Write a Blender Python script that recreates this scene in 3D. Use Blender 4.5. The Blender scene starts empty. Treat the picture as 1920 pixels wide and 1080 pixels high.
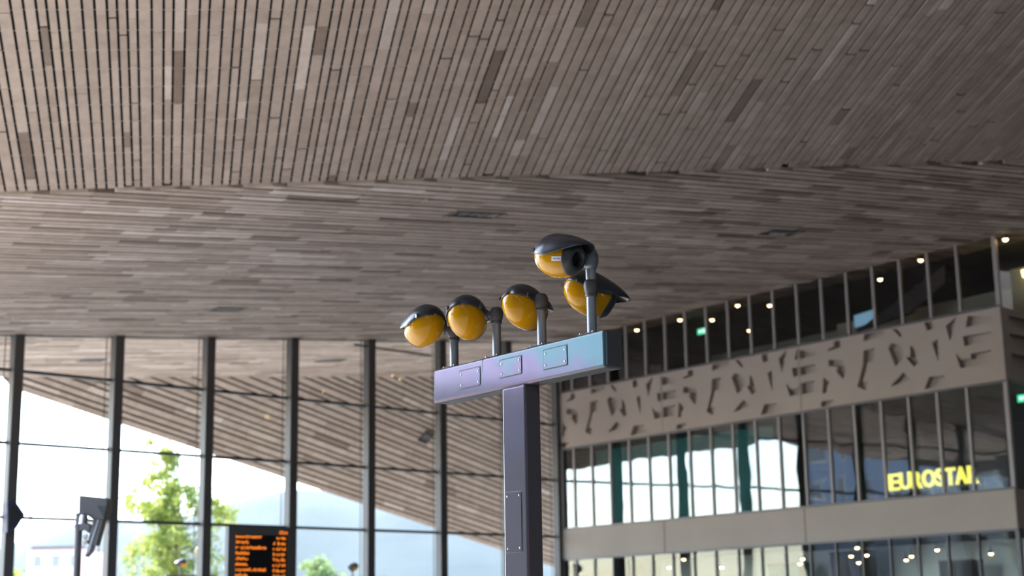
import bpy, bmesh, math, random
from mathutils import Vector, Matrix
from mathutils.geometry import tessellate_polygon

random.seed(7)
sc = bpy.context.scene
COL = sc.collection
R = math.radians

# ------------------------------------------------------------------ camera
FPX, PITCH, ROLL = 2933.0, R(12.171), R(-0.927)
CAM = Vector((0, 0, 1.6))
fw = Vector((0, math.cos(PITCH), math.sin(PITCH)))
rt0 = Vector((1, 0, 0))
up0 = rt0.cross(fw)
cr, sr = math.cos(ROLL), math.sin(ROLL)
rt = rt0 * cr + up0 * sr
up = rt0 * -sr + up0 * cr
cd = bpy.data.cameras.new('camera')
cam = bpy.data.objects.new('camera', cd)
COL.objects.link(cam)
cam.matrix_world = Matrix(((rt.x, up.x, -fw.x, CAM.x), (rt.y, up.y, -fw.y, CAM.y),
                           (rt.z, up.z, -fw.z, CAM.z), (0, 0, 0, 1)))
cd.sensor_width = 36.0
cd.lens = FPX / 1920 * 36.0
cd.clip_end = 3000
cd.dof.use_dof = True
cd.dof.focus_distance = 11.4
cd.dof.aperture_fstop = 1.7
sc.camera = cam

# ------------------------------------------------------------------ light
w = bpy.data.worlds.new('world')
sc.world = w
w.use_nodes = True
nt = w.node_tree
nt.nodes.clear()
sky = nt.nodes.new('ShaderNodeTexSky')
sky.sky_type = 'NISHITA'
sky.sun_disc = False
sky.sun_elevation = R(48)
sky.sun_rotation = R(-62)
sky.air_density = 1.0
sky.dust_density = .8
sky.ozone_density = 1.2
bg = nt.nodes.new('ShaderNodeBackground')
bg.inputs[1].default_value = 0.42
wo = nt.nodes.new('ShaderNodeOutputWorld')
nt.links.new(sky.outputs[0], bg.inputs[0])
nt.links.new(bg.outputs[0], wo.inputs[0])
sun = bpy.data.lights.new('sun_offscreen', 'SUN')
sun.energy = 8.5
sun.angle = R(0.6)
sun.color = (1.0, 0.95, 0.86)
so = bpy.data.objects.new('sun_offscreen', sun)
COL.objects.link(so)
SUN_AZ, SUN_EL = R(-62), R(48)
sd = Vector((math.sin(SUN_AZ) * math.cos(SUN_EL), math.cos(SUN_AZ) * math.cos(SUN_EL), math.sin(SUN_EL)))
so.rotation_euler = sd.to_track_quat('Z', 'Y').to_euler()
so.location = (0, 0, 60)
sc.view_settings.view_transform = 'Standard'
sc.view_settings.look = 'None'
sc.view_settings.exposure = 1.88
sc.view_settings.gamma = 1.0
sc.view_settings.use_curve_mapping = False
sc.cycles.max_bounces = 10
sc.cycles.diffuse_bounces = 5
sc.cycles.transparent_max_bounces = 24

# ------------------------------------------------------------------ geometry helpers
def ray(x, y):
    return fw + rt * ((x - 960) / FPX) + up * ((540 - y) / FPX)
def proj(P):
    d = P - CAM
    z = d.dot(fw)
    if z < .1: return (-9999, -9999)
    return (960 + FPX * d.dot(rt) / z, 540 - FPX * d.dot(up) / z)
def hit(x, y, Q, n):
    d = ray(x, y)
    return CAM + d * ((Q - CAM).dot(n) / d.dot(n))
def depth(x, y, Y):
    d = ray(x, y)
    return CAM + d * (Y / d.y)
def azv(a):
    return Vector((math.sin(R(a)), math.cos(R(a)), 0))
Z = Vector((0, 0, 1))
F = azv(-37.186)          # along the shop building, away from the camera
G = azv(47.266)           # along the hall's glass wall, away from the camera
W = azv(52.814)           # into the shop building, square to F
NG = azv(-42.734)         # out of the hall, square to G
nF = F.cross(Z)
nG = G.cross(Z)
C = depth(1045, 995, 55.0)
C0 = Vector((C.x, C.y, 0))

class MB:
    def __init__(s):
        s.v = []; s.f = []; s.m = []; s.t = []
    def add(s, vs, fs, mi=0, tone=.5):
        o = len(s.v)
        s.v += [tuple(v) for v in vs]
        for f in fs:
            s.f.append(tuple(i + o for i in f)); s.m.append(mi); s.t.append(tone)
        return s
    def obox(s, O, X, Y, Zv, mi=0, tone=.5):
        O = Vector(O)
        vs = [O, O + X, O + X + Y, O + Y, O + Zv, O + X + Zv, O + X + Y + Zv, O + Y + Zv]
        fs = [(0, 3, 2, 1), (4, 5, 6, 7), (0, 1, 5, 4), (1, 2, 6, 5), (2, 3, 7, 6), (3, 0, 4, 7)]
        if X.cross(Y).dot(Zv) < 0: fs = [tuple(reversed(f)) for f in fs]
        return s.add(vs, fs, mi, tone)
    def box(s, x0, x1, y0, y1, z0, z1, mi=0):
        return s.obox((x0, y0, z0), Vector((x1 - x0, 0, 0)), Vector((0, y1 - y0, 0)), Vector((0, 0, z1 - z0)), mi)
    def tube(s, A, B, r0, r1=None, n=16, cap=True, mi=0):
        A = Vector(A); B = Vector(B); r1 = r0 if r1 is None else r1
        d = (B - A).normalized()
        X = d.orthogonal().normalized(); Y = d.cross(X)
        vs = []
        for P, r in ((A, r0), (B, r1)):
            for i in range(n):
                a = 2 * math.pi * i / n
                vs.append(P + X * (r * math.cos(a)) + Y * (r * math.sin(a)))
        fs = [(i, (i + 1) % n, n + (i + 1) % n, n + i) for i in range(n)]
        if cap: fs += [tuple(range(n - 1, -1, -1)), tuple(range(n, 2 * n))]
        return s.add(vs, fs, mi)
    def lathe(s, A, d, prof, n=24, mi=0):
        """revolve (along, radius) pairs about the line A + along*d"""
        A = Vector(A); d = Vector(d).normalized()
        X = d.orthogonal().normalized(); Y = d.cross(X)
        vs = []; k = len(prof)
        for (x, r) in prof:
            r = max(r, 1e-4)
            for i in range(n):
                a = 2 * math.pi * i / n
                vs.append(A + d * x + X * (r * math.cos(a)) + Y * (r * math.sin(a)))
        fs = []
        for j in range(k - 1):
            for i in range(n):
                i2 = (i + 1) % n
                fs.append((j * n + i, j * n + i2, (j + 1) * n + i2, (j + 1) * n + i))
        return s.add(vs, fs, mi)
    def prism(s, poly, ext, mi=0, tone=.5, top=True):
        """poly: list of Vectors (planar), ext: extrusion vector"""
        n = len(poly)
        vs = list(poly) + [p + ext for p in poly]
        fs = [(i, (i + 1) % n, n + (i + 1) % n, n + i) for i in range(n)]
        fs.append(tuple(range(n - 1, -1, -1)))
        if top: fs.append(tuple(range(n, 2 * n)))
        return s.add(vs, fs, mi, tone)
    def mesh(s, name, mats, smooth=False, fix=True):
        me = bpy.data.meshes.new(name)
        me.from_pydata(s.v, [], s.f)
        for m in (mats if isinstance(mats, (list, tuple)) else [mats]):
            me.materials.append(m)
        me.polygons.foreach_set('material_index', s.m)
        at = me.attributes.new('tone', 'FLOAT', 'FACE')
        at.data.foreach_set('value', s.t)
        if fix:
            bm = bmesh.new(); bm.from_mesh(me)
            bmesh.ops.recalc_face_normals(bm, faces=bm.faces)
            bm.to_mesh(me); bm.free()
        if smooth:
            me.polygons.foreach_set('use_smooth', [True] * len(me.polygons))
        me.update()
        return me
    def build(s, name, mats, parent=None, smooth=False, bevel=0, seg=2, auto=False, fix=True):
        o = bpy.data.objects.new(name, s.mesh(name, mats, smooth or auto, fix))
        COL.objects.link(o)
        if parent: o.parent = parent
        if bevel:
            b = o.modifiers.new('bevel', 'BEVEL'); b.width = bevel; b.segments = seg
            b.limit_method = 'ANGLE'; b.angle_limit = R(40)
        if auto:
            try: o.data.set_sharp_from_angle(angle=R(35))
            except Exception: pass
        return o

def tag(o, label=None, cat=None, group=None, kind=None):
    if label: o['label'] = label
    if cat: o['category'] = cat
    if group: o['group'] = group
    if kind: o['kind'] = kind
    return o
def empty(name, loc, label, cat, group=None, kind=None):
    o = bpy.data.objects.new(name, None)
    o.empty_display_size = .2
    COL.objects.link(o)
    o.location = loc
    o.matrix_world = Matrix.Translation(loc)
    return tag(o, label, cat, group, kind)
def part(mb, name, mats, parent, **k):
    """world-space geometry under a parent that stands somewhere else"""
    o = mb.build(name, mats, None, **k)
    o.parent = parent
    o.matrix_parent_inverse = pmat(parent).inverted()
    return o
def pmat(o):
    m = o.matrix_basis.copy()
    if o.parent: m = pmat(o.parent) @ o.matrix_parent_inverse @ m
    return m

def copy_tree(o, parent=None):
    c = o.copy()
    COL.objects.link(c)
    if parent:
        c.parent = parent
        c.matrix_parent_inverse = o.matrix_parent_inverse.copy()
    for ch in o.children:
        copy_tree(ch, c)
    return c

def clip(poly, region):
    """Sutherland-Hodgman: clip a convex 2-D polygon by a convex counter-clockwise region"""
    out = poly
    n = len(region)
    for i in range(n):
        ax, ay = region[i]; bx, by = region[(i + 1) % n]
        ex, ey = bx - ax, by - ay
        inp = out; out = []
        if not inp: return []
        for j in range(len(inp)):
            p, q = inp[j - 1], inp[j]
            sp = ex * (p[1] - ay) - ey * (p[0] - ax)
            sq = ex * (q[1] - ay) - ey * (q[0] - ax)
            if (sp >= 0) != (sq >= 0):
                t = sp / (sp - sq)
                out.append((p[0] + (q[0] - p[0]) * t, p[1] + (q[1] - p[1]) * t))
            if sq >= 0: out.append(q)
    return out
def ccw(p):
    a = sum(p[i - 1][0] * p[i][1] - p[i][0] * p[i - 1][1] for i in range(len(p)))
    return p if a > 0 else list(reversed(p))
def area2(p):
    return abs(sum(p[i - 1][0] * p[i][1] - p[i][0] * p[i - 1][1] for i in range(len(p)))) / 2

# ------------------------------------------------------------------ materials
def mat(name, col, rough=.6, metal=0., spec=.5, coat=0., noise=None, emit=None, estr=1., bump=None):
    m = bpy.data.materials.new(name)
    m.use_nodes = True
    n = m.node_tree.nodes; l = m.node_tree.links
    b = n['Principled BSDF']
    b.inputs['Base Color'].default_value = (*col, 1)
    b.inputs['Roughness'].default_value = rough
    b.inputs['Metallic'].default_value = metal
    b.inputs['Specular IOR Level'].default_value = spec
    b.inputs['Coat Weight'].default_value = coat
    b.inputs['Coat Roughness'].default_value = .06
    if noise:
        col2, scale, lo, hi = noise
        tc = n.new('ShaderNodeTexCoord')
        nz = n.new('ShaderNodeTexNoise'); nz.inputs['Scale'].default_value = scale
        nz.inputs['Detail'].default_value = 4
        mr = n.new('ShaderNodeMapRange')
        mr.inputs['From Min'].default_value = lo; mr.inputs['From Max'].default_value = hi
        mx = n.new('ShaderNodeMix'); mx.data_type = 'RGBA'
        mx.inputs['A'].default_value = (*col, 1); mx.inputs['B'].default_value = (*col2, 1)
        l.new(tc.outputs['Object'], nz.inputs['Vector'])
        l.new(nz.outputs['Fac'], mr.inputs['Value'])
        l.new(mr.outputs[0], mx.inputs['Factor'])
        l.new(mx.outputs['Result'], b.inputs['Base Color'])
        if bump:
            bp = n.new('ShaderNodeBump'); bp.inputs['Strength'].default_value = bump
            bp.inputs['Distance'].default_value = .01
            l.new(nz.outputs['Fac'], bp.inputs['Height']); l.new(bp.outputs[0], b.inputs['Normal'])
    if emit:
        b.inputs['Emission Color'].default_value = (*emit, 1)
        b.inputs['Emission Strength'].default_value = estr
    return m

def wood_mat(name, stops):
    """weathered boards: one tone for each board from its 'tone' value, fine grain on top"""
    m = bpy.data.materials.new(name); m.use_nodes = True
    n = m.node_tree.nodes; l = m.node_tree.links
    b = n['Principled BSDF']
    b.inputs['Roughness'].default_value = .72
    b.inputs['Specular IOR Level'].default_value = .3
    at = n.new('ShaderNodeAttribute'); at.attribute_name = 'tone'
    rp = n.new('ShaderNodeValToRGB')
    rp.color_ramp.elements[0].position = stops[0][0]; rp.color_ramp.elements[0].color = (*stops[0][1], 1)
    rp.color_ramp.elements[1].position = stops[-1][0]; rp.color_ramp.elements[1].color = (*stops[-1][1], 1)
    for p, c in stops[1:-1]:
        e = rp.color_ramp.elements.new(p); e.color = (*c, 1)
    geo = n.new('ShaderNodeNewGeometry')
    nz = n.new('ShaderNodeTexNoise'); nz.inputs['Scale'].default_value = 3.2
    nz.inputs['Detail'].default_value = 5; nz.inputs['Roughness'].default_value = .65
    mr = n.new('ShaderNodeMapRange')
    mr.inputs['From Min'].default_value = .3; mr.inputs['From Max'].default_value = .7
    mr.inputs['To Min'].default_value = .84; mr.inputs['To Max'].default_value = 1.12
    mx = n.new('ShaderNodeMix'); mx.data_type = 'RGBA'; mx.blend_type = 'MULTIPLY'
    mx.inputs['Factor'].default_value = 1
    l.new(at.outputs['Fac'], rp.inputs['Fac'])
    l.new(geo.outputs['Position'], nz.inputs['Vector'])
    l.new(nz.outputs['Fac'], mr.inputs['Value'])
    l.new(rp.outputs['Color'], mx.inputs['A'])
    l.new(mr.outputs[0], mx.inputs['B'])
    l.new(mx.outputs['Result'], b.inputs['Base Color'])
    return m

def glass_mat(name, refl, tint=(1, 1, 1), rough=0., wav=0.):
    m = bpy.data.materials.new(name); m.use_nodes = True
    n = m.node_tree.nodes; l = m.node_tree.links
    n.clear()
    out = n.new('ShaderNodeOutputMaterial')
    tr = n.new('ShaderNodeBsdfTransparent'); tr.inputs[0].default_value = (*tint, 1)
    gl = n.new('ShaderNodeBsdfGlossy'); gl.inputs['Roughness'].default_value = rough
    gl.inputs['Color'].default_value = (.95, .98, 1, 1)
    fr = n.new('ShaderNodeFresnel'); fr.inputs['IOR'].default_value = 1.5
    ad = n.new('ShaderNodeMath'); ad.operation = 'MULTIPLY_ADD'; ad.use_clamp = True
    ad.inputs[1].default_value = 1.6; ad.inputs[2].default_value = refl
    mx = n.new('ShaderNodeMixShader')
    l.new(fr.outputs[0], ad.inputs[0]); l.new(ad.outputs[0], mx.inputs[0])
    l.new(tr.outputs[0], mx.inputs[1]); l.new(gl.outputs[0], mx.inputs[2])
    l.new(mx.outputs[0], out.inputs[0])
    if wav:
        geo = n.new('ShaderNodeNewGeometry')
        nz = n.new('ShaderNodeTexNoise'); nz.inputs['Scale'].default_value = .9
        nz.inputs['Detail'].default_value = 1
        bp = n.new('ShaderNodeBump'); bp.inputs['Strength'].default_value = wav; bp.inputs['Distance'].default_value = .02
        l.new(geo.outputs['Position'], nz.inputs['Vector']); l.new(nz.outputs['Fac'], bp.inputs['Height'])
        l.new(bp.outputs[0], gl.inputs['Normal'])
    return m

M = {}
M['wood'] = wood_mat('weathered_wood', [(0., (.21, .16, .13)), (.3, (.39, .315, .265)), (.75, (.50, .42, .365)), (1., (.64, .56, .51))])
M['void'] = mat('roof_void', (.018, .02, .022), .9)
M['batten'] = mat('pale_wire', (.55, .55, .54), .5, .3)
M['stone'] = mat('hall_floor_stone', (.16, .148, .136), .5, noise=((.2, .185, .17), .8, .3, .7))
M['plaza'] = mat('plaza_paving', (.48, .45, .41), .8, noise=((.55, .51, .46), .3, .3, .7))
M['band'] = mat('facade_concrete', (.315, .262, .226), .75, noise=((.345, .29, .25), .7, .3, .7))
M['trim'] = mat('dark_metal_trim', (.085, .08, .085), .45, .3)
M['mullion'] = mat('glass_wall_steel', (.06, .056, .058), .5)
M['fmull'] = mat('facade_mullion_metal', (.27, .245, .245), .5, .0)
M['transom'] = mat('transom_steel', (.03, .034, .036), .5, .2)
M['glass'] = glass_mat('hall_glass', .0, (.97, .985, .98))
M['fglass'] = glass_mat('facade_glass', .05, (.78, .88, .88), wav=.25)
M['fglass_top'] = glass_mat('facade_glass_dark', -.02, (.6, .63, .66), wav=.15)
M['sglass'] = glass_mat('shop_glass', -.03, (.85, .93, .92), wav=.3)
M['shade_wall'] = mat('dark_shade_wall', (.12, .108, .1), .8)
M['room_dark'] = mat('room_dark', (.06, .058, .06), .9)
M['room_floor'] = mat('room_carpet', (.10, .09, .085), .9)
M['room_beige'] = mat('room_beige_wall', (.45, .44, .36), .8)
M['tint_teal'] = mat('glass_tint_teal', (.05, .22, .22), .7)
M['teal_col'] = mat('teal_column', (.01, .085, .09), .5)
M['shop_white'] = mat('shop_white_wall', (.75, .76, .74), .6)
M['shop_dark'] = mat('shop_dark_panel', (.045, .035, .035), .5)
M['shop_grey'] = mat('shop_grey_panel', (.3, .3, .31), .5)
M['shop_teal'] = mat('shop_teal_panel', (.12, .25, .25), .5)
M['lamp_warm'] = mat('lamp_warm_glow', (.9, .7, .4), .5, emit=(1, .62, .26), estr=7)
M['lamp_rim'] = mat('lamp_rim', (.1, .09, .08), .4, .6)
M['green'] = mat('exit_green', (.02, .4, .2), .5, emit=(.08, .8, .38), estr=.38)
M['exit_white'] = mat('exit_white', (.9, .9, .9), .5, emit=(.8, 1, .9), estr=.6)
M['yellow_lit'] = mat('yellow_letter_glow', (.8, .7, .1), .5, emit=(.95, .8, .12), estr=.36)
M['orange_led'] = mat('orange_led', (.6, .18, .02), .5, emit=(1, .23, .015), estr=.25)
M['board_frame'] = mat('board_grey', (.075, .075, .075), .5, .2)
M['screen'] = mat('board_screen', (.008, .008, .01), .25)
M['yellow'] = mat('yellow_lacquer', (.50, .25, .002), .13, spec=.28)
M['visor'] = mat('charcoal_lacquer', (.03, .034, .042), .32, coat=.1)
M['ring'] = mat('charcoal_ring', (.035, .042, .05), .4)
M['lens'] = mat('lens_black', (.004, .004, .005), .12)
M['knuckle'] = mat('cast_grey_knuckle', (.085, .085, .09), .5, .1)
M['ballgrey'] = mat('blue_grey_ball', (.14, .18, .21), .35, .3)
M['stem'] = mat('brushed_steel_stem', (.30, .33, .37), .45, .7)
M['sticker'] = mat('label_white', (.75, .75, .8), .6)
M['ink'] = mat('label_ink', (.25, .28, .4), .6)
M['bolt'] = mat('bolt_steel', (.40, .36, .36), .35, .9)
M['bark'] = mat('bark', (.12, .09, .06), .9)
M['hill'] = mat('hill_green', (.03, .047, .055), .95, noise=((.045, .064, .07), .02, .35, .65))
M['pink'] = mat('pale_brick', (.55, .36, .33), .9)
M['cream'] = mat('cream_render', (.66, .63, .58), .9)
M['pane'] = mat('far_pane', (.16, .17, .18), .3)
M['blueglass'] = mat('blue_grey_cladding', (.20, .25, .33), .5)
M['stoneclad'] = mat('dark_stone_cladding', (.12, .11, .10), .7)
M['curtain'] = mat('white_blind', (.8, .82, .84), .8)

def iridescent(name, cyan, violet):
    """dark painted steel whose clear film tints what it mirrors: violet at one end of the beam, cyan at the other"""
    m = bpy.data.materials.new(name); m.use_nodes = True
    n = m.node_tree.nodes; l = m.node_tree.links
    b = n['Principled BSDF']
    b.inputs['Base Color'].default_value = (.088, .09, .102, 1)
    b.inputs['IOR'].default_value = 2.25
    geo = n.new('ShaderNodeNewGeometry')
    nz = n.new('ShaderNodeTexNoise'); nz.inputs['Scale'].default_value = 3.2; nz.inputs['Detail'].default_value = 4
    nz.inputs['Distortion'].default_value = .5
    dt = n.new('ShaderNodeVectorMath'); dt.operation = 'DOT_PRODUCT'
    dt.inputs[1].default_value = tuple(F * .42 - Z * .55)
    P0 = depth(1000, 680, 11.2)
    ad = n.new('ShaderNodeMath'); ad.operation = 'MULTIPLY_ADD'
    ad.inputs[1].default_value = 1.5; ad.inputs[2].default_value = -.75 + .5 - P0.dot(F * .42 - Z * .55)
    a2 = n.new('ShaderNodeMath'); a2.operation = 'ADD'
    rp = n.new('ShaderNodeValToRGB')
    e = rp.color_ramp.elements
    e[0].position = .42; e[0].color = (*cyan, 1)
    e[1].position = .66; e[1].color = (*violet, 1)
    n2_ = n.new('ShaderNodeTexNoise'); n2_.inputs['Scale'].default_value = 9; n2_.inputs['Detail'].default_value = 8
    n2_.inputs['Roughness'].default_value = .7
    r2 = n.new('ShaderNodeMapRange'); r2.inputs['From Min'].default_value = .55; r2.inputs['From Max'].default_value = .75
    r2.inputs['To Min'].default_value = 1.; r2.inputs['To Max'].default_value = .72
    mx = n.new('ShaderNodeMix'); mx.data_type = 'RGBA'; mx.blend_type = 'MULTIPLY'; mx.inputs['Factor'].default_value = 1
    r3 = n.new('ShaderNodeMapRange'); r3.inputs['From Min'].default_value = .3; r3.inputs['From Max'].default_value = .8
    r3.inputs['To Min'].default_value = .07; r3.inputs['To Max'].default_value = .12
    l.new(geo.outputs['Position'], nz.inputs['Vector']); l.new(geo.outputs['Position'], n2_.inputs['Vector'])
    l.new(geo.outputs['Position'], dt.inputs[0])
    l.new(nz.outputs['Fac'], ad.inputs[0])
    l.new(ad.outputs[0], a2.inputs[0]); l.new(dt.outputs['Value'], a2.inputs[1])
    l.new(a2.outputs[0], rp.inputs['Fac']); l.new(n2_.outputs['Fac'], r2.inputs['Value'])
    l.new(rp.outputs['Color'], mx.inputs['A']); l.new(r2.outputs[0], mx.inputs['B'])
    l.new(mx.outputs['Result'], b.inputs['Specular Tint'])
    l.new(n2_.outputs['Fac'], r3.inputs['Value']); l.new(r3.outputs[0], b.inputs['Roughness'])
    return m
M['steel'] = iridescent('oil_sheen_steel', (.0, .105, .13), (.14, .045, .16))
M['seam'] = mat('seam_dark', (.03, .04, .045), .6)

def leaf_mat(name, c1, c2):
    m = bpy.data.materials.new(name); m.use_nodes = True
    n = m.node_tree.nodes; l = m.node_tree.links
    n.clear()
    out = n.new('ShaderNodeOutputMaterial')
    at = n.new('ShaderNodeAttribute'); at.attribute_name = 'tone'
    mx = n.new('ShaderNodeMix'); mx.data_type = 'RGBA'
    mx.inputs['A'].default_value = (*c1, 1); mx.inputs['B'].default_value = (*c2, 1)
    df = n.new('ShaderNodeBsdfDiffuse'); tl = n.new('ShaderNodeBsdfTranslucent')
    ms = n.new('ShaderNodeMixShader'); ms.inputs[0].default_value = .5
    l.new(at.outputs['Fac'], mx.inputs['Factor'])
    l.new(mx.outputs['Result'], df.inputs[0]); l.new(mx.outputs['Result'], tl.inputs[0])
    l.new(df.outputs[0], ms.inputs[1]); l.new(tl.outputs[0], ms.inputs[2]); l.new(ms.outputs[0], out.inputs[0])
    return m
M['leaf'] = leaf_mat('leaf_yellow_green', (.14, .22, .06), (.42, .43, .10))
M['leaf_blue'] = leaf_mat('leaf_soft_green', (.13, .21, .11), (.28, .34, .13))

# ------------------------------------------------------------------ ceiling planes
E1 = (G + Z * .1).normalized()
Q2 = C0 + Z * 11.5
n2 = (G + Z * .1).cross(F).normalized()
if n2.z > 0: n2 = -n2                       # points down into the hall
KA = hit(0, 357, Q2, n2)
KB = hit(1920, 298, Q2, n2)
kdir = (KB - KA).normalized()
pdir = ray(300, 1850).normalized()           # boards of the near slope run down and away
n1 = kdir.cross(pdir).normalized()
if n1.z > 0: n1 = -n1
def plane_uv(O, U, n):
    """orthonormal (u, v) on a plane; returns to-world and to-uv"""
    U = U.normalized(); V = n.cross(U).normalized()
    return (lambda u, v: O + U * u + V * v), (lambda P: ((P - O).dot(U), (P - O).dot(V))), U, V

def planking(ceil, O, U, n, region, seed, keep=300, lens=(.5, 1.7), pgap=.28, m='wood', sig=.20, gap=.06, widths=(.15, .15, .225, .225, .19), jw=.026, th=.028):
    rnd = random.Random(seed)
    toW, toUV, U, V = plane_uv(O, U, n)
    reg = ccw([toUV(P) for P in region])
    vs = [p[1] for p in reg]; us = [p[0] for p in reg]
    v = min(vs); boards = []
    wide = 0
    while v < max(vs):
        wd = rnd.choice(widths)
        u = min(us) + rnd.random() * -2
        drop0 = rnd.uniform(-.004, .004)
        while u < max(us):
            L = rnd.uniform(*lens)
            jg = jw if rnd.random() < pgap * .5 else .003
            poly = clip([(u, v), (u + L - jg, v), (u + L - jg, v + wd), (u, v + wd)], reg)
            if len(poly) >= 3 and area2(poly) > .012:
                c = toW(sum(p[0] for p in poly) / len(poly), sum(p[1] for p in poly) / len(poly))
                pp = [proj(toW(*p)) for p in poly]
                if max(p[0] for p in pp) > -420 and min(p[0] for p in pp) < 2340 and max(p[1] for p in pp) > -160 and min(p[1] for p in pp) < 1120:
                    vis = clip(ccw(pp), [(0, 0), (1920, 0), (1920, 1080), (0, 1080)])
                    t = min(1, max(0, rnd.gauss(.5, sig)))
                    if rnd.random() < sig * .25: t = rnd.uniform(0, .2)
                    if rnd.random() < sig * .3: t = rnd.uniform(.8, 1)
                    boards.append((area2(vis) if len(vis) > 2 else 0, poly, t, drop0 + rnd.uniform(-.004, .006)))
            u += L
        v += wd + gap
    boards.sort(key=lambda b: -b[0])
    for i, (a, poly, t, dz) in enumerate(boards[:keep]):
        mb = MB()
        mb.prism([toW(*p) + n * dz for p in poly], n * th, 0, t)
        part(mb, 'plank', M[m], ceil)
    mb = MB()
    for a, poly, t, dz in boards[keep:]:
        mb.prism([toW(*p) + n * dz for p in poly], n * th, 0, t)
    tag(part(mb, 'plank_field', M[m], ceil, fix=False), kind='stuff')
    return toW, toUV, len(boards)

def slab(name, pts, n, th, m, label):
    mb = MB()
    mb.prism([P - n * .045 for P in pts], -n * th)
    o = mb.build(name, m)
    return tag(o, label, 'ceiling', kind='structure')

KL = KA - kdir * 2; KR = KB + kdir * 14
reg1 = [KL, KR, KR - pdir * 58, KL - pdir * 58]
ceil_near = slab('ceiling_near', reg1, n1, .4, M['void'], 'sloping timber board ceiling with dark gaps, boards running lengthwise down to the fold')
vis1 = [KL, KR, KR - pdir * 11, KL - pdir * 11]
planking(ceil_near, KA, pdir, n1, vis1, 3, lens=(.45, 1.9), pgap=.30, m='wood', sig=.105, gap=.038, widths=(.1, .1, .16, .16, .13), jw=.045)
# plain boarding beyond the photograph's frame (same timber, above and behind the viewer)
mb = MB()
mb.prism([KL - pdir * 11.2, KR - pdir * 11.2, KR - pdir * 57, KL - pdir * 57], n1 * .02)
part(mb, 'boarding', M['wood'], ceil_near)
for i in range(20):
    P = KA - pdir * (.12 + .53 * i)
    mb = MB(); mb.tube(P - kdir * 4 - n1 * .02, P + kdir * 9 - n1 * .02, .005, n=6)
    part(mb, 'batten', M['batten'], ceil_near)

# outer fold (outside the glass wall) and the canopy that slopes down from it
OA = hit(0, 703, Q2, n2); OB = hit(810, 703, Q2, n2)
odir = (OB - OA).normalized()
OL = OA - odir * 14; OR = OB + odir * 10
g2 = (G + Z * .1 - F * .1).normalized()
CR = KR + G * 10
reg2 = [KL, KR, OR + odir * 6, OL]
ceil_far = slab('ceiling_far', reg2, n2, .4, M['void'], 'timber board ceiling beyond the fold, boards running across towards the shop building')
planking(ceil_far, Q2, g2, n2, reg2, 5, lens=(.4, 1.9), pgap=.15, gap=.095, widths=(.15, .19, .235), th=.075, sig=.22)

slope = 1.0
ndown = (NG - Z * slope).normalized()
n3 = odir.cross(ndown).normalized()
if n3.z > 0: n3 = -n3
EA = hit(22, 727, OA, n3); EB = hit(944, 1032, OA, n3)
edir = (EB - EA).normalized()
EC = EB + edir * 8
ED = EA
reg3 = [EA - edir * .0, EC, OR + odir * 16, OA]
canopy = slab('ceiling_canopy', [EA, EC, OR + odir * 16, OA], n3, .5, M['void'], 'timber underside of the outdoor canopy sloping down beyond the glass wall')
planking(canopy, EA, edir, n3, [EA, EC, OR + odir * 16, OA], 9, lens=(.8, 2.6), pgap=.1, sig=.11, gap=.075)

# ------------------------------------------------------------------ ground, floor, unseen walls added to darken the hall
mb = MB(); mb.box(-420, 420, -200, 1300, -.6, -.02)
tag(mb.build('ground', M['plaza']), 'pale paved plaza outside the hall', 'ground', kind='structure')
mb = MB()
mb.prism([Vector((p.x, p.y, -.02)) for p in (C0 - G * 34 + NG * .2, C0 + G * 60 + NG * .2, C0 + G * 60 + NG * 70, C0 - G * 34 + NG * 70)], Z * .012)
tag(mb.build('road', mat('asphalt', (.16, .148, .135), .9, noise=((.19, .175, .16), 2, .3, .7))), 'grey paved street under and beyond the canopy outside', 'road', kind='structure')
mb = MB()
mb.prism([Vector((p.x, p.y, -.02)) for p in (C0 - G * 40, C0, C0 - F * 60, C0 - F * 60 - G * 70)], Z * .02)
tag(mb.build('floor', M['stone']), 'grey stone floor of the station hall', 'floor', kind='structure')
mb = MB()
o = KR - pdir * 57
mb.obox(Vector((KL.x - 4, KL.y - 54, 0)), Vector((48, 8, 0)), Vector((0, -.4, 0)), Z * 24)  # unseen wall, added to shade the hall from behind
tag(mb.build('wall_shade_back', M['shade_wall']), 'unseen dark wall added behind the viewer to shade the hall', 'wall', kind='structure')
mb = MB()
mb.obox(Vector((KR.x - .5, KR.y + 3, 0)) + (pdir * 45).xy.to_3d(), (-pdir * 107).xy.to_3d(), Vector((.4, 0, 0)), Z * 24)  # unseen wall, added to keep the right side dark
tag(mb.build('wall_shade_right', M['shade_wall']), 'unseen dark wall added at the right to shade that side of the hall', 'wall', kind='structure')

mb = MB()
mb.obox(Vector((KL.x - 3, KL.y - 53, 0)), Vector((.5, 40.5, 0)), Vector((-.4, 0, 0)), Z * 24)  # unseen wall, added to cut daylight coming from the left
tag(mb.build('wall_shade_left', M['shade_wall']), 'unseen dark wall added at the left to narrow the daylight opening', 'wall', kind='structure')

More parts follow.
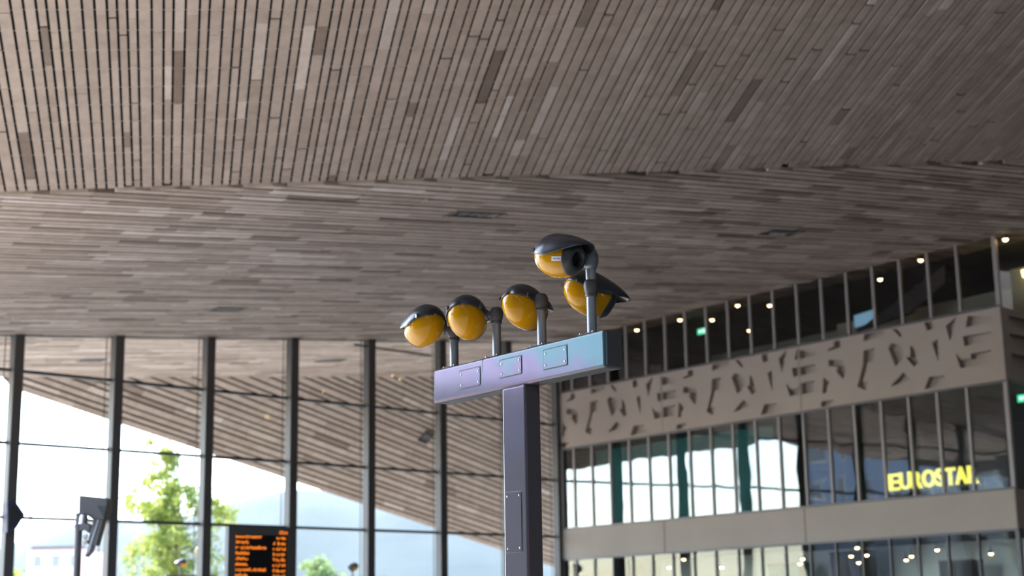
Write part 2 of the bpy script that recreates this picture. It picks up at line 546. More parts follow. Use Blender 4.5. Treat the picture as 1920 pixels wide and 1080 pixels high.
# ------------------------------------------------------------------ the hall's glass wall
gw = empty('window_1', C0 - G * 10, 'tall glass wall of the hall with dark steel posts and thin crossbars', 'window', kind='structure')
def roofz(s):            # underside of the ceiling above the glass wall, s along G from the corner
    return 11.5 + .1 * s
posts = [-2.43 - 2.953 * i for i in range(-1, 11)]
posts[0] = -.10
for s in posts:
    b = C0 + G * s
    mb = MB()
    wdt = .28 if s < -1 else .20
    mb.obox(b - G * wdt / 2 - NG * .30, G * wdt, NG * .30, Z * (roofz(s) - .02))
    part(mb, 'mullion', M['mullion'], gw, bevel=.012)
TR = [.35, 2.62, 4.58, 6.53, 8.465]
for i in range(len(posts) - 1):
    s1, s0 = posts[i], posts[i + 1]
    a, b_ = s0 + .14, s1 - .14
    zs = [z for z in TR if z < roofz(s0) - .3]
    for z in zs:
        mb = MB(); mb.obox(C0 + G * a - NG * .10 + Z * (z - .04), G * (b_ - a), NG * .14, Z * .08)
        part(mb, 'transom', M['transom'], gw)
    mb = MB()
    q0 = C0 + G * a - NG * .14; q1 = C0 + G * b_ - NG * .14
    mb.prism([q0 + Z * (roofz(a) - .10), q1 + Z * (roofz(b_) - .10), q1 + Z * (roofz(b_) - .01), q0 + Z * (roofz(a) - .01)], NG * .2)
    part(mb, 'head_rail', M['transom'], gw)
    # vertical guide cable beside each post
    mb = MB(); mb.tube(C0 + G * (b_ - .22) - NG * .18, C0 + G * (b_ - .22) - NG * .18 + Z * (roofz(b_) - .1), .014, n=6)
    part(mb, 'guide_cable', M['transom'], gw)
    lv = [0.] + zs
    for k, z in enumerate(lv):
        if k + 1 < len(lv):
            q = [C0 + G * a + Z * z, C0 + G * b_ + Z * z, C0 + G * b_ + Z * lv[k + 1], C0 + G * a + Z * lv[k + 1]]
        else:
            q = [C0 + G * a + Z * z, C0 + G * b_ + Z * z, C0 + G * b_ + Z * (roofz(b_) - .05), C0 + G * a + Z * (roofz(a) - .05)]
        mb = MB(); mb.add([p - NG * .02 for p in q], [(0, 1, 2, 3)])
        part(mb, 'pane', M['glass'], gw, fix=False)
A_ = hit(664, 646, C0 - NG * .2, nG); B_ = hit(808, 667, C0 - NG * .2, nG)
mb = MB(); mb.tube(A_, B_, .035, n=8)
part(mb, 'brace', M['transom'], gw)

# ------------------------------------------------------------------ shop building facade
SE = -18.70                                    # far right corner, along F from the hall corner
def fp(s, z, off=0.):
    return C0 + F * s + Z * z + W * off
ZL0, ZL1, ZU0, ZU1, ZR = 3.81, 4.80, 7.62, 9.545, 11.60
fac = empty('wall_facade', fp(-9, 0), 'shop building facade with two taupe bands, the upper one cut with angular letter-like recesses', 'wall', kind='structure')
SE3 = SE
E0 = fp(SE, 0)
# slabs behind the bands (floors of the storeys)
for z0, z1 in ((ZL0, ZL1), (ZU0, ZU1)):
    mb = MB()
    mb.prism([fp(-.15, z0 + .02, .26), fp(SE + .3, z0 + .02, .26), fp(SE + .3, z0 + .02, .1) + G * 12, fp(-.15, z0 + .02, 12)], Z * (z1 - z0 - .04))
    part(mb, 'floor_slab', M['room_floor'], fac)
# lower band panels
lseams = [-.16, -5.50, -11.52, SE]
for a, b in zip(lseams, lseams[1:]):
    mb = MB(); mb.obox(fp(a - .012, ZL0, -.02), F * (b - a + .024), W * .14, Z * (ZL1 - ZL0))
    part(mb, 'band_panel', M['band'], fac, bevel=.008, seg=1)
# upper band panels with recesses
PX = [
    [(345, 330), (400, 320), (405, 385), (285, 415), (290, 400), (345, 375)],
    [(300, 490), (420, 495), (455, 560), (425, 660), (365, 590), (375, 550), (295, 545)],
    [(250, 640), (310, 690), (280, 740), (280, 780), (245, 785)],
    [(235, 855), (350, 840), (295, 893), (230, 903)],
    [(605, 410), (700, 385), (690, 510), (640, 515), (625, 590), (595, 680), (640, 680), (620, 755), (550, 725), (600, 540)],
    [(610, 265), (785, 240), (785, 280), (605, 325)],
    [(845, 212), (905, 225), (940, 275), (930, 290)],
    [(850, 345), (960, 370), (955, 470), (885, 550), (820, 390)],
    [(1015, 360), (1045, 390), (1085, 520), (1045, 550), (975, 465), (1015, 470)],
    [(950, 600), (1020, 665), (840, 725)],
    [(1205, 340), (1255, 310), (1265, 520)],
    [(1180, 640), (1310, 630), (1380, 700), (1140, 748)],
    [(1137, 158), (1205, 142), (1220, 215), (1160, 235)],
    [(1325, 195), (1420, 105), (1365, 325)],
    [(1520, 105), (1730, 120), (1735, 155), (1500, 205)],
    [(1475, 285), (1730, 240), (1735, 320), (1490, 370)],
    [(1410, 430), (1465, 490), (1545, 480), (1550, 435), (1725, 400), (1725, 515), (1455, 560)],
    [(760, 785), (775, 795), (755, 822)],
]
SHAPES = []
for poly in PX:
    q = []
    for (x, y) in poly:
        P = hit(1490 + x / 4.683, 570 + y / 4.683, fp(0, 0), nF)
        q.append(((P - C0).dot(F), P.z))
    SHAPES.append(ccw(q))
useams = [-.16, -5.58, -11.60, SE]
OFFS = [0., 6.14, 12.10]
def relief_panel(a, b, base, shapes_lists, nrm, along, dep=.20):
    """front skin with cut recesses; a > b along 'along' from base, nrm points out into the hall"""
    mb = MB()
    lo, hi = min(a, b), max(a, b)
    outer = [(lo, ZU0), (hi, ZU0), (hi, ZU1), (lo, ZU1)]
    reg = [(lo + .03, ZU0 + .03), (hi - .03, ZU0 + .03), (hi - .03, ZU1 - .03), (lo + .03, ZU1 - .03)]
    holes = []
    for q in shapes_lists:
        c = clip(q, reg)
        # drop repeated points
        d = []
        for p in c:
            if not d or math.hypot(p[0] - d[-1][0], p[1] - d[-1][1]) > .012: d.append(p)
        if len(d) > 2 and math.hypot(d[0][0] - d[-1][0], d[0][1] - d[-1][1]) < .012: d.pop()
        if len(d) > 2 and area2(d) > .006: holes.append(ccw(d))
    P = lambda p, off: base + along * p[0] + Z * p[1] + nrm * off
    loops = [outer] + [list(reversed(h)) for h in holes]
    tri = tessellate_polygon([[Vector((x, y, 0)) for x, y in lp] for lp in loops])
    flat = [p for lp in loops for p in lp]
    mb.add([P(p, 0) for p in flat], [tuple(t) for t in tri], 0)
    for h in holes:
        n = len(h)
        mb.add([P(p, 0) for p in h] + [P(p, -dep) for p in h], [(i, (i + 1) % n, n + (i + 1) % n, n + i) for i in range(n)], 0)
        t2 = tessellate_polygon([[Vector((x, y, 0)) for x, y in h]])
        mb.add([P(p, -dep) for p in h], [tuple(t) for t in t2], 1)
    n = 4
    mb.add([P(p, 0) for p in outer] + [P(p, -.24) for p in outer], [(i, (i + 1) % n, n + (i + 1) % n, n + i) for i in range(n)], 0)
    return mb
for a, b in zip(useams, useams[1:]):
    sh = []
    for o_ in OFFS:
        sh += [[(s + o_, z) for s, z in q] for q in SHAPES]
    mb = relief_panel(a - .012, b + .012 if b > SE else b, C0, sh, -W, F)
    part(mb, 'relief_panel', [M['band'], M['band']], fac, fix=False)
# side of the building, beyond the corner
GP = azv(47.266 + 90)
for z0, z1 in ((ZL0, ZL1),):
    mb = MB(); mb.obox(E0 + Z * z0, G * 9, -GP * .12, Z * (z1 - z0))
    part(mb, 'side_panel', M['band'], fac)
bars = []
for k in range(4):
    s0 = .35 + 1.9 * k
    for z0, z1 in ((7.95, 8.35), (8.52, 8.88), (9.08, 9.36)):
        bars.append([(s0, z0), (s0 + 1.2, z0), (s0 + 1.25, z1), (s0 + .05, z1)])
mb = relief_panel(0, 9, E0, bars, GP, G)
part(mb, 'side_relief_panel', [M['band'], M['band']], fac, fix=False)
mb = MB(); mb.obox(fp(-.2, 0, .02), F * .16, W * .5, Z * ZR)
part(mb, 'corner_post', M['trim'], fac)

# storeys of glazing
ms = [-17.45 + .968 * k for k in range(18)] 
def storey(name, z0, z1, label, gl, mull, dep=.08, wid=.075, top=None):
    wn = empty(name, fp(-9, z0), label, 'window', kind='structure')
    ss = sorted([SE + .04] + [s for s in ms if s < -.6] + [-.34])
    for s in ss:
        wd = wid if s > SE + .2 else .12
        mb = MB(); mb.obox(fp(s - wd / 2, z0, -.015), F * wd, W * dep, Z * (z1 - z0))
        part(mb, 'mullion', mull, wn)
    for s0, s1 in zip(ss, ss[1:]):
        mb = MB()
        mb.add([fp(s0 + wid / 2, z0 + .05, .035), fp(s1 - wid / 2, z0 + .05, .035), fp(s1 - wid / 2, z1 - .05, .035), fp(s0 + wid / 2, z1 - .05, .035)], [(3, 2, 1, 0)])
        part(mb, 'pane', gl, wn, fix=False)
    for zz in (z0, z1 - .06):
        mb = MB(); mb.obox(fp(SE, zz, -.03), F * (-.3 - SE), W * .1, Z * .06)
        part(mb, 'sill_rail', M['trim'], wn)
    # return side
    for k in range(5):
        mb = MB(); mb.obox(E0 + G * (.02 + 2.2 * k) + Z * z0, G * .10, -GP * .08, Z * (z1 - z0))
        part(mb, 'mullion', mull, wn)
        if k < 4:
            q = E0 + G * (.12 + 2.2 * k) - GP * .035
            mb = MB(); mb.add([q + Z * z0, q + G * 2.1 + Z * z0, q + G * 2.1 + Z * z1, q + Z * z1], [(0, 1, 2, 3)])
            part(mb, 'pane', gl, wn, fix=False)
    return wn
w2 = storey('window_2', ZU1, ZR, 'top-storey window band of the shop building under the timber ceiling', M['fglass_top'], M['fmull'])
w3 = storey('window_3', ZL1, ZU0, 'first-floor window band with bright reflections between the two taupe bands', M['fglass'], M['fmull'])
w4 = storey('window_4', 0.0, ZL0, 'ground-floor shop windows below the plain taupe band', M['sglass'], M['trim'], wid=.05)

# rooms behind the glass
def room(name, z0, z1, d, back, label):
    mb = MB(); mb.obox(fp(-.3, z0, d), F * (SE + .3 - 2), W * .2, Z * (z1 - z0))
    return tag(mb.build(name, back), label, 'wall', kind='structure')
room('wall_room_top', ZU1, ZR + .35, 7.5, M['room_beige'], 'dim beige back wall inside the top storey')
room('wall_room_middle', ZL1, ZU0, 8.0, M['room_dark'], 'dark back wall inside the first floor')
mb = MB(); mb.obox(fp(-.3, ZL1, 1.6), F * -8.6, W * .15, Z * (ZU0 - ZL1))  # added teal panel standing in for the tint of the glass
tag(mb.build('wall_teal_standin', M['tint_teal']), 'teal panel added inside the first floor to stand in for the glass tint', 'wall', kind='structure')
room('wall_room_ground', 0, ZL0, 4.5, M['shop_white'], 'white back wall inside the ground-floor shop')
mb = MB(); mb.obox(fp(-.25, 0, .1), F * -.05, W * 11.5, Z * 11.7)
tag(mb.build('wall_room_end', M['room_dark']), 'dark end wall of the shop building next to the glass wall', 'wall', kind='structure')
mb = MB()
mb.prism([fp(-.3, ZR - .02, .12), fp(SE + .1, ZR - .02, .12), fp(SE + .1, ZR - .02, .1) + G * 11, fp(-.3, ZR - .02, 11)], Z * .05)
tag(mb.build('ceiling_room', M['room_dark']), 'dark ceiling inside the top storey', 'ceiling', kind='structure')
# stair and lit wall behind the top-storey glass
def tpx(x, y, off): return hit(x, y, fp(0, 0, off), nF)
st = empty('staircase', tpx(1700, 560, .9), 'dark stair flight rising behind the top-storey glass', 'staircase')
mb = MB(); mb.prism([tpx(1604, 622, .9), tpx(1700, 590, .9), tpx(1772, 530, .9), tpx(1772, 496, .9), tpx(1720, 535, .9)], W * .12)
part(mb, 'stringer', M['room_dark'], st)
for k in range(5):
    P = tpx(1660 + 18 * k, 583 - 15 * k, 1.02)
    mb = MB(); mb.obox(P, F * -.28, W * 1.0, Z * .05); part(mb, 'tread', M['room_floor'], st)
mb = MB(); mb.obox(fp(-10.9, ZU1, 2.6), F * -7.4, W * .12, Z * 1.05)
tag(mb.build('wall_parapet', M['room_beige']), 'pale greenish parapet wall behind the stairs in the top storey', 'wall', kind='structure')
sc_ = empty('blue_panel', tpx(1621, 598, 1.2), 'small pale blue glowing panel behind the stair in the top storey', 'screen')
mb = MB(); mb.prism([tpx(1600, 590, 1.2), tpx(1642, 577, 1.2), tpx(1643, 606, 1.2), tpx(1602, 618, 1.2)], W * .06)
part(mb, 'casing', M['room_dark'], sc_)
mb = MB(); mb.prism([tpx(1601.5, 592, 1.19), tpx(1640, 580, 1.19), tpx(1641, 603, 1.19), tpx(1603, 615, 1.19)], W * -.01)
part(mb, 'display', mat('pale_blue_glow', (.2, .3, .4), .4, emit=(.22, .42, .56), estr=.24), sc_)  # pale blue quad that emits its own glow

# ------------------------------------------------------------------ lamps inside the building
SEEN = {}
ORD = ['', 'first', 'second', 'third', 'fourth', 'fifth', 'sixth', 'seventh', 'eighth', 'ninth', 'tenth', 'eleventh', 'twelfth', 'thirteenth', 'fourteenth', 'fifteenth', 'sixteenth', 'seventeenth', 'eighteenth', 'nineteenth', 'last', 'outermost']
def downlight(x, y, off, r, label, group, zmax=11.36):
    P = hit(x, y, fp(0, 0, off), nF)
    while P.z > zmax:
        off -= .05; P = hit(x, y, fp(0, 0, off), nF)
    k_ = sum(1 for q in ms + [-.34] if q > (P - C0).dot(F))
    key = (label, k_); SEEN[key] = SEEN.get(key, 0) + 1
    if group: label = label % (ORD[k_], ('', ', lower', ', smaller')[min(2, SEEN[key] - 1)])
    e = empty('downlight', P, label, 'lamp', group)
    mb = MB(); mb.lathe(P, -Z, [(-r * 1.1, r * .1), (-r * 1.1, r * 1.05), (0, r * 1.15), (.01, r * 1.15), (.01, r * .9)], 14)
    part(mb, 'housing', M['lamp_rim'], e, auto=True)
    mb = MB(); mb.lathe(P, -Z, [(-r * .5, r * .6), (0, r * .95), (r * .5, r * .75), (r * .8, r * .3), (r * .86, 0)], 14)
    part(mb, 'bulb', M['lamp_warm'], e, smooth=True)
    mb = MB(); mb.tube(P + Z * r, P + Z * (r + .14), .012, n=6)
    part(mb, 'rod', M['lamp_rim'], e)
for x, y, o_ in ((1194, 618, 2), (1275, 599, 2), (1335, 599, 3.5), (1383, 572, 2), (1443, 572, 2.5), (1405, 619, 5), (1650, 523, 2), (1726, 487, 2), (1885, 448, 1.5)):
    downlight(x, y, o_, .075, 'warm lamp in the %s top-storey pane from the hall glass wall%s', 'top-storey lamps')
for x, y, o_ in ((1254, 1063, 2), (1282, 1048, 2.1), (1353, 1063, 2), (1505, 1047, 2), (1500, 1056, 2.2), (1607, 1026, 2), (1596, 1042, 2.2), (1610, 1054, 2.1), (1625, 1040, 2.2), (1709, 1042, 1.9), (1699, 1049, 2.3), (1757, 1030, 2), (1858, 1037, 1.5)):
    downlight(x, y, o_, .065, 'warm shop lamp in the %s ground-floor pane from the hall glass wall%s', 'shop lamps')
downlight(1834, 905, 1.2, .05, 'small warm lamp beside the yellow lettering', None)

# shop fittings
for k, (xa, xb, ya, off, m, lb) in enumerate(((1556, 1622, 1036, 2.9, 'shop_dark', 'dark brown shop cabinet under a cluster of warm lamps'), (1068, 1128, 1062, 2.9, 'shop_grey', 'grey shop cabinet beside the hall glass wall'),
                              (1760, 1822, 1052, 2.9, 'shop_dark', 'dark shop cabinet beside the building corner'), (1440, 1500, 1058, 3.0, 'shop_teal', 'teal shop cabinet in the middle of the ground floor'))):
    P = tpx(xa, ya, off); P2 = tpx(xb, ya, off)
    e = empty('shop_cabinet', Vector((P.x, P.y, 0)), lb, 'cabinet')
    Xc = (P2 - P); Xc.z = 0
    mb = MB(); mb.obox(Vector((P.x, P.y, .08)), Xc, W * .5, Z * (P.z - .12)); part(mb, 'carcass', M[m], e)
    mb = MB(); mb.obox(Vector((P.x, P.y, P.z - .04)) - W * .03, Xc, W * .56, Z * .05); part(mb, 'top', M['trim'], e)
    mb = MB(); mb.obox(Vector((P.x, P.y, 0)) + W * .04, Xc, W * .42, Z * .08); part(mb, 'plinth', M['trim'], e)
    for j in range(2):
        mb = MB(); mb.obox(Vector((P.x, P.y, .14)) + Xc * (.03 + .49 * j) - W * .02, Xc * .45, W * .02, Z * (P.z - .24)); d_ = part(mb, 'door', M[m], e)
        mb = MB(); mb.obox(Vector((P.x, P.y, 1.0)) + Xc * (.40 + .16 * j) - W * .05, Xc * .03, W * .03, Z * .25); part(mb, 'handle', M['bolt'], d_)

# lit room past the building corner, top storey
P = tpx(1922, 513, 1.9)
e = empty('wall_lamp', P, 'warm yellow wall lamp in the room past the building corner', 'lamp')
mb = MB(); mb.lathe(P, Z, [(-.09, 0), (-.09, .07), (.09, .1), (.09, 0)], 14); part(mb, 'shade', mat('sconce_glow', (.8, .6, .2), .5, emit=(1, .72, .25), estr=3), e, auto=True)
mb = MB(); mb.obox(P - F * .03 - Z * .05, F * .06, W * .22, Z * .1); part(mb, 'bracket', M['lamp_rim'], e)
Pa = tpx(1896, 540, 2.12); 
mb = MB(); mb.obox(Vector((Pa.x, Pa.y, ZU1)), F * -1.6, W * .1, Z * 1.45)
tag(mb.build('wall_nook', M['room_beige']), 'pale yellow-lit wall past the building corner in the top storey', 'wall', kind='structure')

# exit signs
def exit_sign(P, X, label):
    e = empty('exit_sign', P, label, 'sign')
    n = X.cross(Z)
    mb = MB(); mb.obox(P - X * .2 - Z * .1, X * .4, -n * .06, Z * .2)
    part(mb, 'box', M['green'], e, bevel=.01)
    mb = MB()
    q = P + n * .008
    mb.add([q - X * .14 + Z * .0, q - X * .05 + Z * .06, q - X * .05 - Z * .06], [(0, 1, 2)])
    mb.add([q - X * .05 + Z * .022, q + X * .04 + Z * .022, q + X * .04 - Z * .022, q - X * .05 - Z * .022], [(0, 1, 2, 3)])
    mb.add([q + X * .08 + Z * .075, q + X * .15 + Z * .075, q + X * .15 - Z * .075, q + X * .08 - Z * .075], [(0, 1, 2, 3)])
    part(mb, 'arrow', M['exit_white'], e, fix=False)
exit_sign(hit(1315, 621, fp(0, 0, 1.6), nF), F * -1, 'green lit emergency exit sign behind the top-storey glass')
exit_sign(hit(1919, 746, fp(0, 0, 2.2), nF), F * -1, 'green lit emergency exit sign past the building corner on the first floor')

# yellow lettering
sg = empty('illuminated_sign', fp(-16.1, 5.3, .35), 'yellow glowing capital letters standing behind the first-floor glass', 'sign')
def text_mesh(txt, size, ext, off=0.):
    cu = bpy.data.curves.new('letter', 'FONT')
    cu.body = txt; cu.size = size; cu.extrude = ext; cu.offset = off
    cu.resolution_u = 3
    ob = bpy.data.objects.new('letter', cu)
    COL.objects.link(ob)
    bpy.context.view_layer.update()
    dg = bpy.context.evaluated_depsgraph_get()
    me = bpy.data.meshes.new_from_object(ob.evaluated_get(dg))
    bpy.data.objects.remove(ob)
    return me
Pl = hit(1667.5, 921, fp(0, 0, .35), nF); Pr = hit(1834, 902, fp(0, 0, .35), nF)
zb = Pl.z; sl = (Pl - C0).dot(F); sr_ = (Pr - C0).dot(F)
Ph = hit(1669, 889, fp(0, 0, .35), nF)
caph = Ph.z - Pl.z
letters = [('E', 1667.5, 1686.5), ('U', 1688, 1709), ('R', 1711, 1730), ('O', 1730.5, 1754.5), ('S', 1756, 1772), ('T', 1773.5, 1793), ('A', 1793, 1815), ('R', 1816.5, 1835)]
for ch, xa, xb in letters:
    Pa = hit(xa, 915, fp(0, 0, .35), nF); Pb = hit(xb, 915, fp(0, 0, .35), nF)
    sa, sb = (Pa - C0).dot(F), (Pb - C0).dot(F)
    me = text_mesh(ch, 1.0, .04, .022)
    xs = [v.co.x for v in me.vertices]; ys = [v.co.y for v in me.vertices]
    kx = abs(sb - sa) / (max(xs) - min(xs)); ky = caph * (1.0 if ch not in 'OSU' else 1.03) / (max(ys) - min(ys))
    x0, y0 = min(xs), min(ys)
    for v in me.vertices:
        x, y, z = (v.co.x - x0) * kx, (v.co.y - y0) * ky, v.co.z
        v.co = fp(sa, zb, .35) - F * x + Z * y + W * -z
    me.materials.clear(); me.materials.append(M['yellow_lit'])
    o = bpy.data.objects.new('letter', me); COL.objects.link(o)
    o.parent = sg; o.matrix_parent_inverse = pmat(sg).inverted()
mb = MB(); mb.obox(fp(sl + .1, zb - .06, .36), F * (sr_ - sl - .2), W * .05, Z * .05)
part(mb, 'rail', M['trim'], sg)
for k in range(3):
    s = sl + (sr_ - sl) * (.15 + .35 * k)
    mb = MB(); mb.obox(fp(s, ZL1 - .01, .37), F * .04, W * .03, Z * (zb - ZL1 - .03))
    part(mb, 'stand', M['trim'], sg)

# ------------------------------------------------------------------ recessed ceiling fittings
def ceil_fitting(x, y, Q, n, U, label, size=(.9, .42)):
    P = hit(x, y, Q, n)
    U = U.normalized(); V = n.cross(U)
    e = empty('recessed_spotlight', P, label, 'lamp', None)
    mb = MB()
    a, b = size
    for (u0, u1, v0, v1) in ((-a, a, -b, -b + .05), (-a, a, b - .05, b), (-a, -a + .05, -b, b), (a - .05, a, -b, b)):
        mb.obox(P + U * u0 + V * v0 + n * .01, U * (u1 - u0), V * (v1 - v0), n * .085)
    part(mb, 'frame', M['transom'], e)
    mb = MB(); mb.obox(P - U * (a - .05) - V * (b - .05) + n * .066, U * (2 * a - .1), V * (2 * b - .1), n * .012)
    part(mb, 'tray', M['void'], e)
    for s in (-.45, 0, .45):
        mb = MB(); q = P + U * (a * s)
        mb.lathe(q + n * .077, n, [(0, .0), (0, .12), (.012, .12), (.012, .09), (.004, .06), (.004, 0)], 12)
        part(mb, 'lamp_can', M['knuckle'], e, auto=True)
ceil_fitting(890, 395, Q2, n2, g2, 'dark recessed light tray in the timber ceiling above the lamp mast', (.62, .26))
ceil_fitting(1465, 430, Q2, n2, g2, 'dark recessed light tray in the timber ceiling above the shop building windows', (.55, .30))
ceil_fitting(428, 574, Q2, n2, g2, 'dark recessed light tray just inside the glass wall', (.45, .30))
ceil_fitting(620, 672, Q2, n2, g2, 'dark recessed light tray in the level boards just outside the glass wall', (.5, .3))
ceil_fitting(172, 671, Q2, n2, g2, 'small recessed light tray outside the glass wall near the roof edge', (.4, .3))
ceil_fitting(798, 818, OA, n3, edir, 'recessed light tray in the sloping outdoor canopy', (.3, .3))

# ------------------------------------------------------------------ lamp mast in the foreground
T0 = depth(1133, 618, 10.6)
BL, BH, BT = 2.10, .267, .168
ZT, ZBm = 3.588, 3.588 - .267
def tp(s, z, off=0.):                        # s along the beam from its near end
    return Vector((T0.x, T0.y, 0)) + F * s + Z * z + W * off
mast = empty('lamp_mast', tp(1.05, 0, .08), 'steel T-shaped lamp mast with oily blue and violet sheen standing in the hall', 'lamp post')
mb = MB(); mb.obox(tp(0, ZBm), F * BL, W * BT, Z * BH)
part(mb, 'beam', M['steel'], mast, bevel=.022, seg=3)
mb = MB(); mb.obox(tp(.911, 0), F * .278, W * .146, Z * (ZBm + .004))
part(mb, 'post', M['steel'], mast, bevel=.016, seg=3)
mb = MB(); mb.obox(tp(.911, ZBm - .0005, -.002), F * .278, W * .004, Z * .004)
part(mb, 'weld_seam', M['seam'], mast)
mb = MB(); mb.obox(tp(1.43, ZT - .10, -.001), F * .003, W * .003, Z * .10)
part(mb, 'weld_seam', M['seam'], mast)
mb = MB(); mb.box(-.3, .3, -.25, .25, 0, .03); 
for v in range(len(mb.v)):
    x, y, z = mb.v[v]; mb.v[v] = tuple(tp(1.05, 0, .073) + F * x + W * y + Z * z)
part(mb, 'base_plate', M['knuckle'], mast, bevel=.006)
def cover(s0, s1, z0, z1):
    mb = MB(); mb.obox(tp(s0 - .008, z0 - .008, -.0015), F * (s1 - s0 + .016), W * .004, Z * (z1 - z0 + .016))
    g = part(mb, 'cover_plate', M['seam'], mast, bevel=.0)
    n = 5; r = .014
    pts = []
    for cx, cz, a0 in ((s1 - r, z1 - r, 0), (s0 + r, z1 - r, 90), (s0 + r, z0 + r, 180), (s1 - r, z0 + r, 270)):
        for k in range(n):
            a = R(a0 + 90 * k / (n - 1))
            pts.append(tp(cx + r * math.cos(a), cz + r * math.sin(a), -.001))
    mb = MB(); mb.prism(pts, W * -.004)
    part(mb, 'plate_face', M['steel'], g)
    for s in (s0 + .022, s1 - .022):
        for z in (z0 + .026, z1 - .026):
            mb = MB(); mb.lathe(tp(s, z, -.003), -W, [(0, .0085), (.004, .0085), (.0065, .006), (.0065, .003), (.004, .0)], 12)
            part(mb, 'screw', M['bolt'], g, auto=True)
def beam_s(x, y):
    P = hit(x, y, tp(0, 0), nF); return (P - tp(0, 0)).dot(F), P.z
for (xa, xb, ya, yb) in ((862.5, 900.5, 692.5, 725.5), (938, 978, 672, 704), (1020, 1063.5, 652.5, 688)):
    sA, _ = beam_s(xa, (ya + yb) / 2); sB, _ = beam_s(xb, (ya + yb) / 2)
    xm = (xa + xb) / 2
    _, zt = beam_s(xm, ya + .0); _, zb_ = beam_s(xm, yb)
    cover(min(sA, sB), max(sA, sB), zb_, zt)
sA, _ = beam_s(949.5, 980); sB, _ = beam_s(978.5, 980)
_, zt = beam_s(963, 923); _, zb_ = beam_s(963, 1035)
cover(min(sA, sB), max(sA, sB), zb_, zt)

# ------------------------------------------------------------------ eye-shaped spotlights
SR = .150
def spot_meshes():
    d = {}
    # lamp body: axis +X, up +Z, unit radius
    prof = []
    for k in range(17):
        x = -1.28 * math.cos(math.pi / 2 * k / 16); prof.append((x, math.sqrt(max(0, 1 - (x / 1.28) ** 2))))
    for k in range(1, 8):
        x = .92 * k / 7; prof.append((x, math.sqrt(1 - (x / 1.62) ** 2)))
    d['shell'] = MB().lathe((0, 0, 0), (1, 0, 0), prof, 40).mesh('shell', M['yellow'], smooth=True)
    r0 = math.sqrt(1 - (.92 / 1.62) ** 2)
    m = MB().lathe((0, 0, 0), (1, 0, 0), [(.90, r0 - .02), (.92, r0 + .012), (1.02, r0 - .03), (1.24, r0 - .24), (1.28, r0 - .31), (1.27, .40), (1.22, .36), (1.0, .34)], 40).mesh('rim', M['ring'], smooth=True)
    d['rim'] = m
    d['lens'] = MB().lathe((0, 0, 0), (1, 0, 0), [(1.02, .35), (1.05, .25), (1.07, 0)], 28).mesh('lens', M['lens'], smooth=True)
    # visor: a hood over the upper half that runs out into a beak
    mb = MB(); nu, nth = 34, 25
    vs = []
    for i in range(nu + 1):
        f_ = i / nu
        u = -1.33 + 3.28 * f_ if i else -1.33
        if u < 0:
            rho = 1.095 * math.sqrt(max(0.0004, 1 - (u / 1.335) ** 2)); wv = rho; h = rho; ze = -.10 * (1 - (u / 1.335) ** 2)
        else:
            q = min(1., u / 1.95)
            wv = 1.095 * max(.02, (1 - q ** 2.6)) ** .6
            h = 1.095 - .33 * q ** 2.6
            ze = -.10 + .86 * q ** 1.2
            h = max(h, ze + .02)
        for j in range(nth):
            th = math.pi * j / (nth - 1)
            vs.append((u, wv * math.cos(th), ze + (h - ze) * math.sin(th)))
    fs = []
    for i in range(nu):
        for j in range(nth - 1):
            a = i * nth + j
            fs.append((a, a + nth, a + nth + 1, a + 1))
    mb.add(vs, fs)
    d['visor'] = mb.mesh('visor', M['visor'], smooth=True)
    d['hinge'] = MB().lathe((-.95, 0, 0), (0, 1, 0), [(-1., .0), (-1., .14), (-.9, .17), (-.84, .17), (-.84, 0)], 14).mesh('hinge', M['visor'], smooth=False)
    return d
SM = spot_meshes()
def spot_parts(root, P, ax, scale=SR, rollv=0.):
    ax = ax.normalized()
    side = ax.cross(Z).normalized() * -1
    upv = ax.cross(side)
    if upv.z < 0: upv = -upv; side = -side
    side = upv.cross(ax)
    if rollv:
        q = Matrix.Rotation(rollv, 3, ax); side = q @ side; upv = q @ upv
    mw = Matrix(((ax.x, side.x, upv.x, P.x), (ax.y, side.y, upv.y, P.y), (ax.z, side.z, upv.z, P.z), (0, 0, 0, 1))) @ Matrix.Scale(scale, 4)
    inv = pmat(root).inverted()
    res = {}
    for nm in ('shell', 'visor'):
        o = bpy.data.objects.new(nm, SM[nm]); COL.objects.link(o)
        o.parent = root; o.matrix_parent_inverse = inv; o.matrix_basis = mw
        res[nm] = o
    sm = res['visor'].modifiers.new('thickness', 'SOLIDIFY'); sm.thickness = .05; sm.offset = -1
    for nm, pn in (('rim', 'shell'), ('lens', 'shell')):
        o = bpy.data.objects.new(nm, SM[nm]); COL.objects.link(o)
        o.parent = res[pn]
        res[nm] = o
    for sgn in (-1, 1):
        me = MB().lathe((-.86, sgn * .80, .06), (0, sgn, 0), [(0, .0), (0, .13), (.08, .13), (.11, .10), (.11, 0)], 14).mesh('hinge', M['visor'])
        o = bpy.data.objects.new('hinge', me); COL.objects.link(o)
        o.parent = res['visor']
    return mw, res

BC = BT / 2
def stem_base(x, ytop):
    """stem on the beam's centre line whose picture position is x"""
    lo, hi = -.2, 2.3
    for _ in range(50):
        m = (lo + hi) / 2
        if proj(tp(m, ZT, BC))[0] > x: lo = m
        else: hi = m
    return tp(m, 0, BC)
def z_at(P, y):
    """height on the vertical through P at picture row y"""
    lo, hi = 2.5, 6.
    for _ in range(50):
        m = (lo + hi) / 2
        if proj(Vector((P.x, P.y, m)))[1] > y: lo = m
        else: hi = m
    return m

